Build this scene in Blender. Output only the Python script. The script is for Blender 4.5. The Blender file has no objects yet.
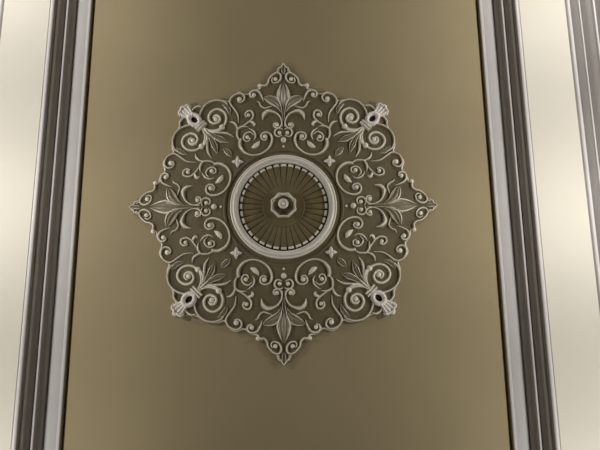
import bpy, bmesh, math, random
from mathutils import Vector, Matrix

# ------------------------------------------------------------------ camera
C = bpy.context.scene.collection
SC = bpy.context.scene
HC = 4.05                                   # height of the central ceiling panel
PITCH, ROLL, YAW, FPX = math.radians(11.0), math.radians(0.5), math.radians(0.95), 540.0
cam_d = bpy.data.cameras.new('camera')
cam_d.sensor_fit = 'HORIZONTAL'; cam_d.sensor_width = 36.0
cam_d.lens = 36.0 * FPX / 600.0
cam = bpy.data.objects.new('camera', cam_d); C.objects.link(cam)
_v = Vector((0, -math.sin(PITCH), math.cos(PITCH)))
_r = Vector((1, 0, 0)); _u = Vector((0, -math.cos(PITCH), -math.sin(PITCH)))
_r2 = _r * math.cos(ROLL) + _u * math.sin(ROLL)
_u2 = _u * math.cos(ROLL) - _r * math.sin(ROLL)
_m = Matrix((( _r2.x, _u2.x, -_v.x), (_r2.y, _u2.y, -_v.y), (_r2.z, _u2.z, -_v.z)))
cam.matrix_world = Matrix.Translation((0.0708, 0.5921, HC - 2.5808)) @ (Matrix.Rotation(YAW, 3, 'Z') @ _m).to_4x4()
cam_d.clip_start = 0.02
SC.camera = cam

# ------------------------------------------------------------------ light and exposure
SC.view_settings.view_transform = 'Standard'
SC.view_settings.look = 'None'
SC.view_settings.gamma = 1.0
SC.view_settings.exposure = 0.0
w = bpy.data.worlds.new('world'); SC.world = w; w.use_nodes = True
w.node_tree.nodes['Background'].inputs[0].default_value = (0.85, 0.88, 1.0, 1)
w.node_tree.nodes['Background'].inputs[1].default_value = 0.15

def lamp(x, y, drop, watts, col, radius=0.07):
    d = bpy.data.lights.new('wall_lamp_light', 'SPOT')           # upward-facing wall bowls
    d.spot_size = math.radians(146); d.spot_blend = 0.3
    d.energy = watts; d.color = col; d.shadow_soft_size = radius
    o = bpy.data.objects.new('wall_lamp_light', d); C.objects.link(o)
    o.location = (x, y, HC - drop); o.rotation_euler = (math.pi, 0, 0)
WARM = (1.0, 0.96, 0.90)
for sx, ys in ((-1, (-2.4, -1.2, 0.0, 1.35)), (1, (-2.3, -1.1, 0.05, 1.4))):
    for y in ys:
        lamp(sx * 1.44 + 0.012, y, 0.86, 27.0, WARM)

# ------------------------------------------------------------------ materials
def new_mat(name, col, rough=0.6, var=0.08, scale=6.0, bump=0.0, bscale=60.0, spec=0.3):
    m = bpy.data.materials.new(name); m.use_nodes = True
    nt = m.node_tree; b = nt.nodes['Principled BSDF']
    b.inputs['Roughness'].default_value = rough
    b.inputs['Specular IOR Level'].default_value = spec
    tc = nt.nodes.new('ShaderNodeTexCoord')
    n = nt.nodes.new('ShaderNodeTexNoise'); n.inputs['Scale'].default_value = scale; n.inputs['Detail'].default_value = 4
    nt.links.new(tc.outputs['Object'], n.inputs['Vector'])
    r = nt.nodes.new('ShaderNodeValToRGB')
    r.color_ramp.elements[0].position = 0.3; r.color_ramp.elements[1].position = 0.7
    r.color_ramp.elements[0].color = tuple(c * (1 - var) for c in col) + (1,)
    r.color_ramp.elements[1].color = tuple(min(1, c * (1 + var)) for c in col) + (1,)
    nt.links.new(n.outputs['Fac'], r.inputs['Fac']); nt.links.new(r.outputs['Color'], b.inputs['Base Color'])
    if bump:
        n2 = nt.nodes.new('ShaderNodeTexNoise'); n2.inputs['Scale'].default_value = bscale
        nt.links.new(tc.outputs['Object'], n2.inputs['Vector'])
        bp = nt.nodes.new('ShaderNodeBump'); bp.inputs['Strength'].default_value = bump; bp.inputs['Distance'].default_value = 0.004
        nt.links.new(n2.outputs['Fac'], bp.inputs['Height']); nt.links.new(bp.outputs['Normal'], b.inputs['Normal'])
    return m
M_PANEL = new_mat('olive_beige_ceiling_paint', (0.305, 0.252, 0.145), 0.7, 0.05, 2.0, 0.12, 40)
M_CREAM = new_mat('cream_border_paint', (0.55, 0.53, 0.465), 0.6, 0.03, 2.0)
M_LILAC = new_mat('lilac_grey_moulding_paint', (0.53, 0.515, 0.515), 0.55, 0.04, 5.0, spec=0.15)
M_WALL = new_mat('dark_brown_wall_paint', (0.15, 0.115, 0.08), 0.6, 0.10, 2.0)  # dark brown, so the unseen walls bounce little light
M_FLOOR = new_mat('brown_floor_wood', (0.14, 0.10, 0.07), 0.5, 0.25, 3.0)
M_GROUND = new_mat('olive_glazed_plaster', (0.150, 0.124, 0.070), 0.6, 0.12, 14.0, 0.15, 90)
M_RELIEF = new_mat('stone_plaster_and_highlight', (0.83, 0.79, 0.68), 0.35, 0.10, 25.0, 0.05, 120, spec=0.5)  # pale plaster, also the highlight painted on crests and leaf rims
M_RING = new_mat('off_white_plaster', (0.92, 0.90, 0.82), 0.3, 0.06, 10.0, spec=0.6)
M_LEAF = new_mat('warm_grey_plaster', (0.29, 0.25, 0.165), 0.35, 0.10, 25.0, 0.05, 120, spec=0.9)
M_BUD = new_mat('pale_plaster', (0.85, 0.81, 0.76), 0.45, 0.12, 60.0)
M_DISC = new_mat('dark_olive_glaze_and_shade', (0.16, 0.13, 0.062), 0.6, 0.12, 30.0)  # disc glaze, also the painted shade in the rosette recess
M_DARK = new_mat('recess_shade', (0.03, 0.025, 0.018), 0.8, 0.1, 30.0)  # shade of the flute gaps and bud holes, as a near-black colour

# ------------------------------------------------------------------ helpers
U = 0.0049          # one drawing unit of the medallion in metres
PL = 0.014          # thickness of the medallion's backing plate
random.seed(4)

def obj(name, bm, mats, parent=None, smooth=50):
    bmesh.ops.recalc_face_normals(bm, faces=bm.faces)
    me = bpy.data.meshes.new(name); bm.to_mesh(me); bm.free()
    for m in (mats if isinstance(mats, (list, tuple)) else [mats]): me.materials.append(m)
    if smooth:
        for p in me.polygons: p.use_smooth = True
        me.set_sharp_from_angle(angle=math.radians(smooth))
    o = bpy.data.objects.new(name, me); C.objects.link(o)
    if parent: o.parent = parent
    return o

def crom(pts, n=6):
    """Catmull-Rom through pts of any dimension"""
    out = []
    L = len(pts)
    for i in range(L - 1):
        p0 = pts[max(i - 1, 0)]; p1 = pts[i]; p2 = pts[i + 1]; p3 = pts[min(i + 2, L - 1)]
        for k in range(n):
            t = k / n
            out.append(tuple(0.5 * (2 * b + (c - a) * t + (2 * a - 5 * b + 4 * c - d) * t * t + (3 * b - a - 3 * c + d) * t ** 3)
                             for a, b, c, d in zip(p0, p1, p2, p3)))
    out.append(tuple(pts[-1]))
    return out

def lerp_list(vals, t):
    x = t * (len(vals) - 1); i = min(int(x), len(vals) - 2); f = x - i
    return vals[i] * (1 - f) + vals[i + 1] * f

ROUND = [(-1, 0), (-0.93, 0.42), (-0.65, 0.82), (-0.25, 0.99), (0.25, 0.99), (0.65, 0.82), (0.93, 0.42), (1, 0)]
RIDGE = [(-1, 0), (-0.92, 0.3), (-0.5, 0.66), (-0.16, 1.0), (0.16, 1.0), (0.5, 0.66), (0.92, 0.3), (1, 0)]
LEAF = [(-1, 0), (-0.97, 0.75), (-0.78, 0.85), (-0.45, 0.42), (-0.16, 0.6), (0, 1.0), (0.16, 0.6), (0.45, 0.42), (0.78, 0.85), (0.97, 0.75), (1, 0)]

def stroke(bm, pts, wid, hgt, sec=ROUND, z0=PL, n=6, F=None, closed=False):
    """sweep a relief section along pts (drawing units); wid/hgt lists in units along the length"""
    F = F or (lambda x, y: (x, y))
    P = crom(pts + ([pts[0]] if closed else []), n)
    acc = [0]
    for a, b in zip(P, P[1:]): acc.append(acc[-1] + math.dist(a, b))
    rows = []
    for i, p in enumerate(P):
        a = P[max(i - 1, 0)]; b = P[min(i + 1, len(P) - 1)]
        if closed and i in (0, len(P) - 1): a, b = P[-2], P[1]
        dx, dy = b[0] - a[0], b[1] - a[1]; l = math.hypot(dx, dy) or 1
        nx, ny = -dy / l, dx / l
        t = acc[i] / acc[-1]
        ww = max(lerp_list(wid, t) * (0.92 if sec is RIDGE else 1.0), 0.05); hh = max(lerp_list(hgt, t), 0.05)
        row = []
        for s, h in sec:
            X, Y = F(p[0] + nx * s * ww, p[1] + ny * s * ww)
            row.append(bm.verts.new((X * U, Y * U, -(z0 + h * hh * U))))
        for s in (1, -1):
            X, Y = F(p[0] + nx * s * ww, p[1] + ny * s * ww)
            row.append(bm.verts.new((X * U, Y * U, -(z0 - 0.003))))
        rows.append(row)
    K = len(rows[0])
    for r0, r1 in zip(rows, rows[1:]):
        for k in range(K):
            bm.faces.new((r0[k], r0[(k + 1) % K], r1[(k + 1) % K], r1[k])).material_index = 1 if (sec is LEAF and k not in (0, 1, 8, 9)) or (sec is RIDGE and k not in (2, 3, 4)) else 0  # crests and leaf rims pale: lit-edge highlight put into the colour
    bm.faces.new(rows[0]); bm.faces.new(rows[-1][::-1])

def dome(bm, x, y, r, h, z0=PL, F=None, seg=16, rings=6, base=0.35):
    F = F or (lambda x, y: (x, y))
    prev = None
    for i in range(rings + 1):
        a = i / rings * math.pi / 2
        rr = r * math.cos(a); zz = z0 - 0.003 if i == 0 else z0 + U * h * (base + (1 - base) * math.sin(a))
        if i == rings:
            X, Y = F(x, y); tip = bm.verts.new((X * U, Y * U, -zz))
            for k in range(seg): bm.faces.new((prev[k], prev[(k + 1) % seg], tip))
            break
        if i == 1: rr = r
        ring = []
        for k in range(seg):
            X, Y = F(x + rr * math.cos(k * 2 * math.pi / seg), y + rr * math.sin(k * 2 * math.pi / seg))
            ring.append(bm.verts.new((X * U, Y * U, -zz)))
        if prev:
            for k in range(seg): bm.faces.new((prev[k], prev[(k + 1) % seg], ring[(k + 1) % seg], ring[k]))
        else: bm.faces.new(ring)
        prev = ring

def lathe(bm, prof, seg=128, mod=None, mat=None):
    """prof = (radius units, drop metres)"""
    rows = []
    for r, z in prof:
        row = []
        for k in range(seg):
            a = 2 * math.pi * k / seg
            rr = r * (mod(a) if mod else 1)
            row.append(bm.verts.new((rr * U * math.cos(a), rr * U * math.sin(a), -z)))
        rows.append(row)
    for j in range(len(rows)):
        r0, r1 = rows[j], rows[(j + 1) % len(rows)]
        if j == len(rows) - 1 and prof[0][0] < 0.01: break
        for k in range(seg):
            bm.faces.new((r0[k], r0[(k + 1) % seg], r1[(k + 1) % seg], r1[k]))

def box(bm, x0, x1, y0, y1, z0, z1, mi=0):
    vs = [bm.verts.new((x, y, z)) for z in (z0, z1) for y in (y0, y1) for x in (x0, x1)]
    for f in ((0, 1, 3, 2), (4, 6, 7, 5), (0, 4, 5, 1), (2, 3, 7, 6), (0, 2, 6, 4), (1, 5, 7, 3)):
        bm.faces.new([vs[i] for i in f]).material_index = mi

def struct(name, bm, mats, smooth=0):
    o = obj(name, bm, mats, None, smooth); o['kind'] = 'structure'; return o

# ------------------------------------------------------------------ room shell
Y0, Y1 = -4.6, 4.6
XM = 0.012                                  # middle of the corridor
EDGE, BIN, BOUT, WALLX = 1.015, 1.167, 1.398, 1.49
BD = 0.15                                   # drop of the border strip below the central panel
bm = bmesh.new()
box(bm, XM - WALLX, XM + WALLX, Y0, Y1, HC, HC + 0.12, 0)
for s in (-1, 1):
    a, b = sorted((XM + s * BIN, XM + s * WALLX))
    box(bm, a, b, Y0, Y1, HC - BD, HC - 0.0005, 1)
    a, b = sorted((XM + s * BIN, XM + s * (BIN + 0.030)))
    box(bm, a, b, Y0, Y1, HC - BD - 0.004, HC - BD, 1)
struct('ceiling', bm, [M_PANEL, M_CREAM])
bm = bmesh.new(); box(bm, XM - WALLX, XM + WALLX, Y0, Y1, -0.1, 0); struct('floor', bm, M_FLOOR)
bm = bmesh.new(); box(bm, XM - WALLX - .12, XM - WALLX, Y0, Y1, -0.1, HC + .12); struct('wall_left', bm, M_WALL)
bm = bmesh.new(); box(bm, XM + WALLX, XM + WALLX + .12, Y0, Y1, -0.1, HC + .12); struct('wall_right', bm, M_WALL)
bm = bmesh.new(); box(bm, XM - WALLX - .12, XM + WALLX + .12, Y0 - .12, Y0, -0.1, HC + .12); struct('wall_front', bm, M_WALL)
bm = bmesh.new(); box(bm, XM - WALLX - .12, XM + WALLX + .12, Y1, Y1 + .12, -0.1, HC + .12); struct('wall_back', bm, M_WALL)

def arc(cx, cz, r, a0, a1, n=6, rz=None):
    rz = rz or r
    return [(cx + r * math.cos(math.radians(a0 + (a1 - a0) * i / n)), cz + rz * math.sin(math.radians(a0 + (a1 - a0) * i / n))) for i in range(n + 1)]
# panel frame: (outward from panel edge, drop)
FRAME = ([(0.0, 0.0), (0.0, 0.056)] + arc(0.008, 0.058, 0.008, 180, 90, 5, 0.008) + [(0.014, 0.066), (0.0165, 0.0635), (0.0195, 0.0655)]
         + [(0.0715, 0.0735), (0.0735, 0.078)] + [(0.0745, 0.085), (0.077, 0.096), (0.081, 0.106), (0.0865, 0.114)]
         + [(0.087, 0.124)] + arc(0.0935, 0.128, 0.0065, 180, 0, 8, 0.006) + [(0.1002, 0.124)]
         + [(0.1015, 0.131), (0.105, 0.148), (0.110, 0.166), (0.118, 0.180), (0.1235, 0.186), (0.1245, 0.192)]
         + arc(0.1345, 0.193, 0.010, 180, 0, 10, 0.013) + [(0.1450, 0.191), (0.1522, BD)])
# wall cornice: (inward edge first)
CORN = ([(0.381, BD), (0.383, 0.156)] + arc(0.392, 0.158, 0.009, 180, 0, 8, 0.010) + [(0.4015, 0.165), (0.404, 0.190), (0.408, 0.205), (0.4095, 0.214)]
        + arc(0.4135, 0.216, 0.004, 180, 0, 6, 0.005) + [(0.418, 0.222), (0.4195, 0.25), (0.424, 0.275), (0.4285, 0.287), (0.429, 0.296)]
        + arc(0.434, 0.298, 0.005, 180, 0, 6, 0.006) + [(0.4395, 0.305), (0.441, 0.35), (0.446, 0.39), (0.4515, 0.41), (0.452, 0.425), (0.458, 0.43), (0.459, 0.47), (0.475, 0.475)])
FRAME = [(a, max(0.0, z - 0.04)) if k < len(FRAME) - 1 else (a, BD) for k, (a, z) in enumerate(FRAME)]
def extrude(prof, side, close, painted=0):
    bm = bmesh.new()
    pts = prof + close
    a = [bm.verts.new((XM + side * (EDGE + s), Y0, HC - z)) for s, z in pts]
    b = [bm.verts.new((XM + side * (EDGE + s), Y1, HC - z)) for s, z in pts]
    n = len(pts)
    for k in range(n): bm.faces.new((a[k], a[(k + 1) % n], b[(k + 1) % n], b[k])).material_index = 1 if k < painted else 0
    bm.faces.new(a); bm.faces.new(b[::-1])
    return bm
struct('trim_1', extrude(FRAME, -1, [(0.1522, 0.0)], 1), [M_LILAC, M_PANEL], 32)
struct('trim_2', extrude(FRAME, 1, [(0.1522, 0.0)], 1), [M_LILAC, M_PANEL], 32)
struct('trim_3', extrude(CORN, -1, [(0.475, BD)]), M_LILAC, 32)
struct('trim_4', extrude(CORN, 1, [(0.475, BD)]), M_LILAC, 32)

# ------------------------------------------------------------------ the medallion
ROOT = bpy.data.objects.new('ceiling_medallion', None); C.objects.link(ROOT)
ROOT.location = (0, 0, HC)
ROOT['label'] = 'large round plaster ceiling medallion with scrolls, leaves and fluted centre on the olive ceiling panel'
ROOT['category'] = 'ceiling medallion'

OUT = [(0, 153.5), (-4.4, 149.1), (-6.3, 144.9), (-10.9, 142.6), (-14.8, 138.4), (-16.5, 133.2), (-18.4, 130.2), (-22.9, 130.4), (-25.3, 126.2), (-29.1, 125.5),
       (-33.5, 123.8), (-36.8, 120.6), (-40.2, 120.6), (-45.4, 122.3), (-51.2, 119.9), (-55.1, 114.9), (-57.3, 112.4), (-61.4, 113.6), (-67.6, 114.1), (-75.8, 112.6),
       (-81.6, 108.8), (-84.6, 107.4), (-90.4, 106.6), (-94.3, 104.6), (-97.1, 105.4), (-102.5, 107.0), (-106.5, 106.5)]
def mirx(p): return (-p[0], p[1])
def mird(p): return (-p[1], -p[0])
def rot(p, k):
    for _ in range(k): p = (-p[1], p[0])
    return p
quarter = OUT + [mird(p) for p in OUT[::-1]][1:-1]     # S tip .. W tip (end excluded)
ring_pts = []
for k in range(4): ring_pts += [rot(p, k) for p in quarter]
# backing plate with a hole and a rounded outer edge
bm = bmesh.new()
P = crom(ring_pts + [ring_pts[0]], 3)[:-1]
N = len(P)
def inset(i, d):
    a, b = P[i - 1], P[(i + 1) % N]; dx, dy = b[0] - a[0], b[1] - a[1]; l = math.hypot(dx, dy) or 1
    return (P[i][0] - dy / l * d, P[i][1] + dx / l * d)
cs = sum(P[i][0] * P[(i + 1) % N][1] - P[(i + 1) % N][0] * P[i][1] for i in range(N))
sg = 1 if cs > 0 else -1
lay = []
for d, z in ((0, 0.0), (0, PL * 0.7), (0.35, PL * 1.02), (0.9, PL * 1.2), (1.6, PL * 1.12), (2.2, PL)):
    lay.append([bm.verts.new((inset(i, sg * d)[0] * U, inset(i, sg * d)[1] * U, -z)) for i in range(N)])
for f in (0.9, 0.8, 0.7, 0.6, 0.5):
    lay.append([bm.verts.new((p.co.x * 0 + (62 * U + (math.hypot(p.co.x, p.co.y) - 62 * U) * (f - 0.5) * 2) * math.cos(math.atan2(p.co.y, p.co.x)),
                              (62 * U + (math.hypot(p.co.x, p.co.y) - 62 * U) * (f - 0.5) * 2) * math.sin(math.atan2(p.co.y, p.co.x)), -PL)) for p in lay[5]])
def circ(r, z): return [bm.verts.new((r * U * math.cos(math.atan2(p.co.y, p.co.x)), r * U * math.sin(math.atan2(p.co.y, p.co.x)), -z)) for p in lay[5]]
for r, z in ((60.5, PL), (59.8, PL + 0.003), (58.6, PL + 0.004), (57.6, PL + 0.002), (57.2, PL - 0.004), (50, PL - 0.004), (50, 0)):
    lay.append(circ(r, z))
for i, (r0, r1) in enumerate(zip(lay, lay[1:] + lay[:1])):
    for k in range(N): bm.faces.new((r0[k], r0[(k + 1) % N], r1[(k + 1) % N], r1[k])).material_index = 1 if i in (1, 2, 3) else 0
obj('backing_plate', bm, [M_GROUND, M_RELIEF], ROOT, 40)

# ring round the fluted disc
bm = bmesh.new()
prof = [(45.0, 0.004), (45.0, 0.020), (45.3, 0.023), (46.5, 0.025), (46.8, 0.024), (47.0, 0.026)]
prof += [(48.9 - 1.8 * math.cos(math.radians(a)), 0.028 + 0.016 * math.sin(math.radians(a))) for a in range(0, 166, 15)]
prof += [(50.75, 0.027), (51.1, 0.025)]
prof += [(52.0 - 0.9 * math.cos(math.radians(a)), 0.025 + 0.007 * math.sin(math.radians(a))) for a in range(30, 181, 25)]
prof += [(52.95, 0.020), (53.0, 0.004)]
lathe(bm, prof, 160)
obj('rim_ring', bm, M_RING, ROOT, 40)['label'] = 'off-white ring moulding'

# fluted disc
bm = bmesh.new()
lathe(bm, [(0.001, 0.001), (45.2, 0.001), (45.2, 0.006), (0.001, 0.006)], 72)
for f in bm.faces: f.material_index = 1  # near-black base paints in the shade between the flutes
NF = 36
for k in range(NF):
    a0 = 2 * math.pi * k / NF; half = math.pi / NF
    rows = []
    for r, z, gap in ((20.5, 0.004, 0.16), (20.5, 0.0135, 0.16), (24, 0.0150, 0.2), (32, 0.0165, 0.32), (40, 0.0165, 0.42), (41.2, 0.0165, 0.42), (41.3, 0.0235, 1.0), (43.4, 0.0235, 1.0), (43.6, 0.020, 1.0), (43.6, 0.004, 1.0)):
        hw = half - gap / r
        row = []
        for s in (-1, -0.6, 0, 0.6, 1):
            a = a0 + hw * s
            zz = z - (0.0035 * abs(s) ** 2 if z > 0.01 else 0)
            row.append(bm.verts.new((r * U * math.cos(a), r * U * math.sin(a), -zz)))
        rows.append(row)
    for i, (r0, r1) in enumerate(zip(rows, rows[1:])):
        for j in range(4): bm.faces.new((r0[j], r0[j + 1], r1[j + 1], r1[j])).material_index = 2 if i in (5, 6, 7) else 0
    for s in (0, 4): bm.faces.new([r[s] for r in rows])
n0 = len(bm.faces)
lathe(bm, [(0.001, 0.004), (21.2, 0.004), (21.2, 0.0145), (20.6, 0.0165), (19.6, 0.0155), (0.001, 0.0155)], 96)
obj('fluted_disc', bm, [M_DISC, M_DARK, M_RELIEF], ROOT, 35)['label'] = 'dark olive radially fluted centre disc'

# octagonal rosette and its hanging knob
bm = bmesh.new()
octo = lambda a: 1 + 0.045 * math.cos(8 * a + math.pi) + 0.01 * math.cos(16 * a)
lathe(bm, [(0.001, 0.012), (11.4, 0.012), (12.2, 0.022), (12.8, 0.036), (12.7, 0.046), (12.1, 0.052), (11.3, 0.053), (10.7, 0.050), (10.2, 0.040), (9.6, 0.028), (8.6, 0.022), (7.0, 0.020), (0.001, 0.020)], 96, octo)
for f in bm.faces:
    if max(math.hypot(v.co.x, v.co.y) for v in f.verts) < 10.3 * U and min(-v.co.z for v in f.verts) > 0.013: f.material_index = 1  # recess floor coloured darker to deepen its shade
ros = obj('rosette', bm, [M_RELIEF, M_DISC], ROOT, 45)
bm = bmesh.new()
lathe(bm, [(0.001, 0.018), (3.0, 0.018), (3.0, 0.050), (4.4, 0.060), (5.0, 0.068), (5.0, 0.076), (4.5, 0.081), (3.9, 0.081), (3.3, 0.076), (2.9, 0.071), (2.0, 0.072), (1.2, 0.077), (0.001, 0.079)], 40)
obj('knob', bm, M_RING, ros, 45)

# ---- ornament: everything is drawn once for the sixteenth between one point and one corner
def part(name, parent, strokes=(), domes=(), mats=None, F=None, smooth=55):
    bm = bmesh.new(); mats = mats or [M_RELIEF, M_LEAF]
    for s in strokes:
        pts, wid, hgt = s[:3]; sec = s[3] if len(s) > 3 else ROUND; cl = s[4] if len(s) > 4 else False
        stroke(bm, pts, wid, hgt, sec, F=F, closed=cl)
    for x, y, r, h in domes: dome(bm, x, y, r, h, F=F)
    return obj(name, bm, mats, parent, smooth)

IDN = lambda x, y: (x, y)
MX = lambda x, y: (-x, y)
MD = lambda x, y: (-y, -x)

protos = []          # direct parts to be repeated in the four quarters
for F in (IDN, MX):
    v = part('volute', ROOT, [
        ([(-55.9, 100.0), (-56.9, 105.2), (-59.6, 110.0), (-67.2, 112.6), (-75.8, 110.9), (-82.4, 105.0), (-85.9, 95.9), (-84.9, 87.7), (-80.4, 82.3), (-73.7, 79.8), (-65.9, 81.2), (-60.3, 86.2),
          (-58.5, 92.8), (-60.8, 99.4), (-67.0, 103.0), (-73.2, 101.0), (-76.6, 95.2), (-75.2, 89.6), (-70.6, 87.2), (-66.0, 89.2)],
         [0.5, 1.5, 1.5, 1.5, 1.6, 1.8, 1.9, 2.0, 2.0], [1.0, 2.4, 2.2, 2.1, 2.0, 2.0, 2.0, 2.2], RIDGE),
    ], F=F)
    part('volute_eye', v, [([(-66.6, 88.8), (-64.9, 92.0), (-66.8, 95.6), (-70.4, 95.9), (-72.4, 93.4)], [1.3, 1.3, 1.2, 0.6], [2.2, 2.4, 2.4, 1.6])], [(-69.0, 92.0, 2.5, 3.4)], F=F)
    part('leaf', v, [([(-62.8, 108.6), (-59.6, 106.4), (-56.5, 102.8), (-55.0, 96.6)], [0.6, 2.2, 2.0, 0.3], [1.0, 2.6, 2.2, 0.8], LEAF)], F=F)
    protos.append(v)

    s = part('scroll', ROOT, [
        ([(-43.6, 70.4), (-44.4, 66.6), (-43.5, 61.6), (-38.8, 55.8), (-30.7, 53.2), (-21.9, 55.2), (-14.6, 61.2), (-11.6, 69.4), (-13.3, 75.5), (-18.4, 77.6), (-22.4, 75.2), (-22.3, 71.2), (-19.6, 69.0), (-16.6, 70.6)],
         [2.2, 2.4, 1.7, 1.4, 1.4, 1.5, 1.6, 1.5, 1.4, 1.1], [2.6, 3.0, 2.4, 2.0, 2.0, 2.0, 2.2, 2.2, 2.2], RIDGE),
        ([(-44.4, 68.7), (-47.0, 73.5), (-47.2, 79.4), (-46.2, 83.2)], [0.8, 1.4, 1.5, 1.0], [1.4, 2.2, 2.3, 1.6], RIDGE),
        ([(-46.9, 81.0), (-48.3, 85.1), (-51.2, 88.2), (-55.8, 89.2)], [1.2, 1.8, 1.6, 0.3], [1.8, 2.4, 2.0, 0.8], RIDGE),
        ([(-46.9, 80.6), (-43.8, 83.3), (-39.7, 84.1), (-35.6, 83.5)], [1.2, 1.7, 1.5, 0.3], [1.8, 2.2, 2.0, 0.8], RIDGE),
    ], [(-18.8, 72.9, 2.3, 3.2)], F=F)
    part('inner_curl', s, [
        ([(-35.8, 82.3), (-33.0, 80.7), (-29.6, 77.6), (-28.6, 72.7), (-30.6, 69.3)], [0.3, 1.4, 1.4, 0.3], [0.6, 1.8, 1.8, 0.6], RIDGE),
        ([(-30.5, 75.1), (-34.4, 77.9), (-38.8, 76.2), (-40.7, 72.1), (-38.9, 68.3), (-35.3, 68.4), (-34.2, 71.4)], [0.6, 1.3, 1.3, 1.2, 1.0], [1.2, 1.8, 1.8, 1.8, 1.6], RIDGE)],
        [(-36.9, 72.4, 2.0, 2.0)], F=F)
    part('bud', s, [([(-32.3, 61.3), (-29.2, 62.7), (-26.0, 65.7), (-24.3, 68.4)], [0.8, 2.4, 2.2, 0.4], [1.2, 2.8, 2.4, 0.8])], F=F)
    protos.append(s)

    c = part('curl', ROOT, [
        ([(-44.5, 83.2), (-37.7, 87.2), (-32.8, 91.5), (-31.1, 95.8), (-32.7, 100.3), (-36.6, 100.6), (-39.1, 97.2), (-37.8, 94.0)], [0.5, 1.3, 1.4, 1.5, 1.2], [0.8, 1.8, 2.0, 2.2, 2.0], RIDGE),
        ([(-36, 89), (-32.2, 88.8), (-29.9, 86.6), (-31.0, 84.6)], [0.3, 1.3, 1.5, 0.7], [0.6, 1.8, 2.0, 1.2])], [(-35.9, 96.2, 1.9, 2.1)], F=F)
    protos.append(c)

    e = part('edge_scroll', ROOT, [
        ([(-46.1, 88.0), (-46.9, 96.7), (-50.5, 102.8), (-54.3, 108.0), (-55.2, 111.8), (-52.7, 116.8), (-47.8, 119.6), (-43.3, 119.6), (-40.3, 116.5), (-41.0, 112.4), (-44.2, 110.2), (-47.2, 111.4)],
         [0.4, 1.1, 1.3, 1.4, 1.4, 1.4, 1.3, 1.0], [0.8, 1.8, 2.0, 2.1, 2.2, 2.2, 2.1, 1.8], RIDGE)], [(-45.4, 113.6, 2.4, 2.5)], F=F)
    protos.append(e)
    e = part('edge_curl', ROOT, [
        ([(-20.6, 111.5), (-22.8, 117.5), (-25.3, 121.6), (-29.2, 123.2), (-33.0, 122.2), (-34.7, 119.2), (-33.4, 116.0), (-30.5, 115.6)], [0.4, 1.4, 1.6, 1.6, 1.5, 1.1], [0.8, 2.0, 2.4, 2.4, 2.3, 2.0], RIDGE)],
        [(-30.6, 118.2, 2.1, 2.6)], F=F)
    protos.append(e)

# palmettes on the four points
pm = part('palmette', ROOT, [
    ([(0, 90), (0, 100.8), (0, 111.6), (0, 122.4), (0, 133.2)], [0.8, 1.2, 1.8, 3.2, 5.6, 7.2, 6.0, 3.6, 0.3], [1.6, 2.0, 2.6, 3.0, 3.4, 3.6, 3.4, 3.0, 1.4], LEAF)], smooth=40)
for F in (IDN, MX):
    part('side_leaf', pm, [
        ([(-2.0, 100), (-5.0, 107.0), (-9.8, 111.2), (-15.0, 113.6), (-20.8, 115.4)], [0.8, 2.6, 4.4, 4.8, 3.4, 0.3], [1.4, 2.4, 3.0, 3.2, 2.8, 1.2], LEAF),
        ([(-11.5, 106.2), (-15.4, 104.8), (-19.7, 103.8), (-23.2, 106.2), (-25.0, 109.8), (-27.6, 111.2)], [0.4, 1.1, 1.3, 1.3, 1.3, 1.2, 0.4], [0.8, 1.8, 2.0, 2.0, 2.0, 2.0, 1.0], RIDGE)], F=F, smooth=40)
    part('curled_leaf', pm, [
        ([(-1.4, 83.6), (-1.8, 89.4), (-3.6, 94.1), (-7.6, 98.2), (-15.2, 100.4), (-20.0, 97.0), (-21.6, 91.0)], [0.7, 1.1, 1.3, 1.6, 3.0, 2.8, 0.4], [1.2, 1.8, 2.0, 2.4, 3.2, 3.0, 1.0], RIDGE),
        ], F=F)
    part('small_curl', pm, [
        ([(-1.8, 88.8), (-2.6, 84.4), (-5.4, 82.0), (-8.8, 82.8), (-10.0, 85.7), (-8.2, 87.8)], [0.5, 1.3, 1.4, 1.4, 1.0], [1.0, 2.2, 2.2, 2.2, 2.0], RIDGE)], [(-6.7, 85.6, 2.1, 2.8)], F=F)
    part('ring_curl', pm, [
        ([(-1.6, 74.6), (-4.6, 72.9), (-7.6, 73.8), (-9.0, 77.4), (-7.2, 81.0), (-3.6, 81.8), (-0.6, 80.6)], [0.5, 1.2, 1.4, 1.4, 1.3, 0.6], [0.8, 1.8, 2.0, 2.0, 1.8, 1.2], RIDGE)], [(-4.0, 76.8, 1.9, 2.6)], F=F)
    part('tip_volute', pm, [
        ([(-25.0, 128.2), (-22.4, 128.6), (-18.6, 128.6), (-16.0, 131.9), (-15.0, 136.0), (-11.0, 140.8), (-6.6, 142.9), (-3.2, 141.0), (-2.8, 136.6), (-5.6, 132.6), (-10.1, 131.6), (-12.2, 134.2), (-11.0, 137.3)],
         [1.9, 1.6, 1.3, 1.3, 1.4, 1.4, 1.3, 1.1, 0.9], [2.8, 2.4, 2.0, 2.0, 2.0, 2.0, 1.8, 1.8], RIDGE)], [(-8.2, 135.8, 2.0, 2.4), (-24.6, 128.4, 2.1, 3.0)], F=F)
part('bud', pm, [], [(0, 69.2, 2.7, 3.4), (0, 62.4, 1.2, 1.2)])
part('tip_leaf', pm, [([(0, 141.5), (0, 144.5), (0, 147.2), (0, 151)], [0.4, 2.0, 1.8, 0.3], [1.2, 2.4, 2.4, 1.0], LEAF), ([(-6.6, 144.2), (-4.6, 148.4), (-3.0, 148.6), (0, 153.2)], [0.9, 1.2, 1.0, 0.9], [1.8, 2.2, 2.0, 2.4], RIDGE), ([(6.6, 144.2), (4.6, 148.4), (3.0, 148.6), (0, 153.2)], [0.9, 1.2, 1.0, 0.9], [1.8, 2.2, 2.0, 2.4], RIDGE)], smooth=40)
protos.append(pm)

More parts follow.
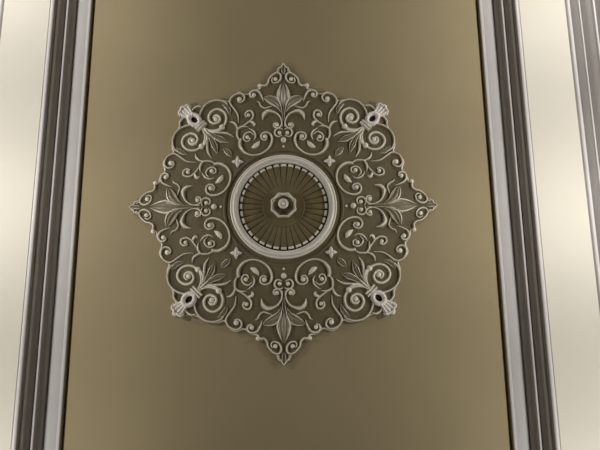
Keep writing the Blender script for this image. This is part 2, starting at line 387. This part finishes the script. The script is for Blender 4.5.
# leaf sprays, flowers and buds on the four diagonals
d = lambda r, t: ((-r - t) / math.sqrt(2), (r - t) / math.sqrt(2))     # (outward, sideways) on the diagonal
sp = part('leaf_spray', ROOT, [([d(119, 0), d(112, 0), d(106, 0), d(99, 0)], [1.6, 2.0, 1.8, 0.6], [2.0, 2.4, 2.2, 1.0], RIDGE)])
for F in (IDN, MD):
    part('leaf', sp, [([(-79.4, 76.6), (-77.9, 70.4), (-79.6, 65.6), (-83.4, 62.0)], [0.8, 2.4, 2.8, 1.6], [1.4, 2.6, 3.2, 2.4], RIDGE)], [(-83.2, 62.6, 2.8, 3.6)], F=F)
    part('leaf', sp, [([(-77.0, 74.4), (-77.4, 64.5), (-76.5, 57.0), (-72.8, 50.6)], [0.6, 1.6, 1.9, 0.4], [1.2, 2.2, 2.2, 0.9], RIDGE)], F=F)
    part('leaf', sp, [([(-78.6, 78.1), (-74.3, 71.9), (-70.7, 65.1), (-67.2, 55.4)], [0.8, 2.0, 3.2, 0.4], [1.4, 2.6, 3.0, 1.0], LEAF)], F=F)
part('leaf', sp, [([d(86.4, 0), d(82.5, 0), d(78.5, 0), d(73.6, 0)], [0.4, 2.6, 2.8, 0.3], [0.8, 2.8, 2.8, 0.9], LEAF)])
protos.append(sp)

fl = part('flower', ROOT, [([d(65.7 , 0), d(65.7 + 3.4 * c_, 3.4 * s_), d(65.7 + 5.8 * c_, 5.8 * s_)], [1.6, 2.0, 0.5], [2.6, 3.6, 1.6], ROUND)
                           for c_, s_ in ((.707, .707), (-.707, .707), (.707, -.707), (-.707, -.707))], [(d(65.7, 0)[0], d(65.7, 0)[1], 1.5, 4.0)], mats=M_BUD)
protos.append(fl)

FLUTE = [(-1, 0), (-0.96, 0.8), (-0.74, 1.0), (-0.5, 0.62), (-0.25, 1.05), (0, 0.66), (0.25, 1.05), (0.5, 0.62), (0.74, 1.0), (0.96, 0.8), (1, 0)]
cb = part('corner_bud', ROOT,
    [([d(129.0 + 6.2 * math.cos(a), 5.0 * math.sin(a)) for a in [i * math.pi / 6 for i in range(12)]], [2.3, 2.3], [4.4, 4.4], ROUND, True),
     ([d(133, 0), d(136, 0), d(139, 0), d(142.5, 0), d(146, 0)], [4.4, 4.6, 5.2, 6.4, 7.0, 5.8], [4.2, 3.8, 3.4, 3.6, 4.4, 2.6], FLUTE),
     ([d(142.0, -7.2), d(145.3, -5.8), d(145.8, -2.6), d(147.4, 0), d(145.8, 2.6), d(145.3, 5.8), d(142.0, 7.2)], [1.0, 1.5, 1.5, 1.6, 1.5, 1.5, 1.0], [3.0, 4.6, 4.8, 5.0, 4.8, 4.6, 3.0], ROUND)], mats=M_BUD)
part('hollow_shade', cb, [([d(125.5, 0), d(129.5, 0), d(133.5, 0)], [1.5, 3.4, 1.5], [0.5, 0.6, 0.5])], mats=M_DARK)  # dark disc painted in for the shade inside the bud's hole
part('collar', cb, [([d(119.0 + o, -6.2), d(119.0 + o, 0), d(119.0 + o, 6.2)], [1.2, 1.3, 1.2], [3.4, 4.0, 3.4], ROUND) for o in (-1.5, 1.6)], mats=M_RELIEF)
for F in (IDN, MD):
    part('side_hook', cb, [([(-95.6, 99.6), (-92.4, 103.6), (-88.4, 106.0), (-84.6, 105.4)], [1.4, 1.5, 1.6, 1.2], [2.2, 2.2, 2.4, 2.4], RIDGE)], F=F)
protos.append(cb)

# the other three quarters: copies of each part and its sub-parts
for p in protos:
    kids = list(p.children)
    for k in (1, 2, 3):
        c = p.copy(); C.objects.link(c); c.parent = ROOT; c.rotation_euler = (0, 0, k * math.pi / 2)
        for ch in kids:
            g = ch.copy(); C.objects.link(g); g.parent = c
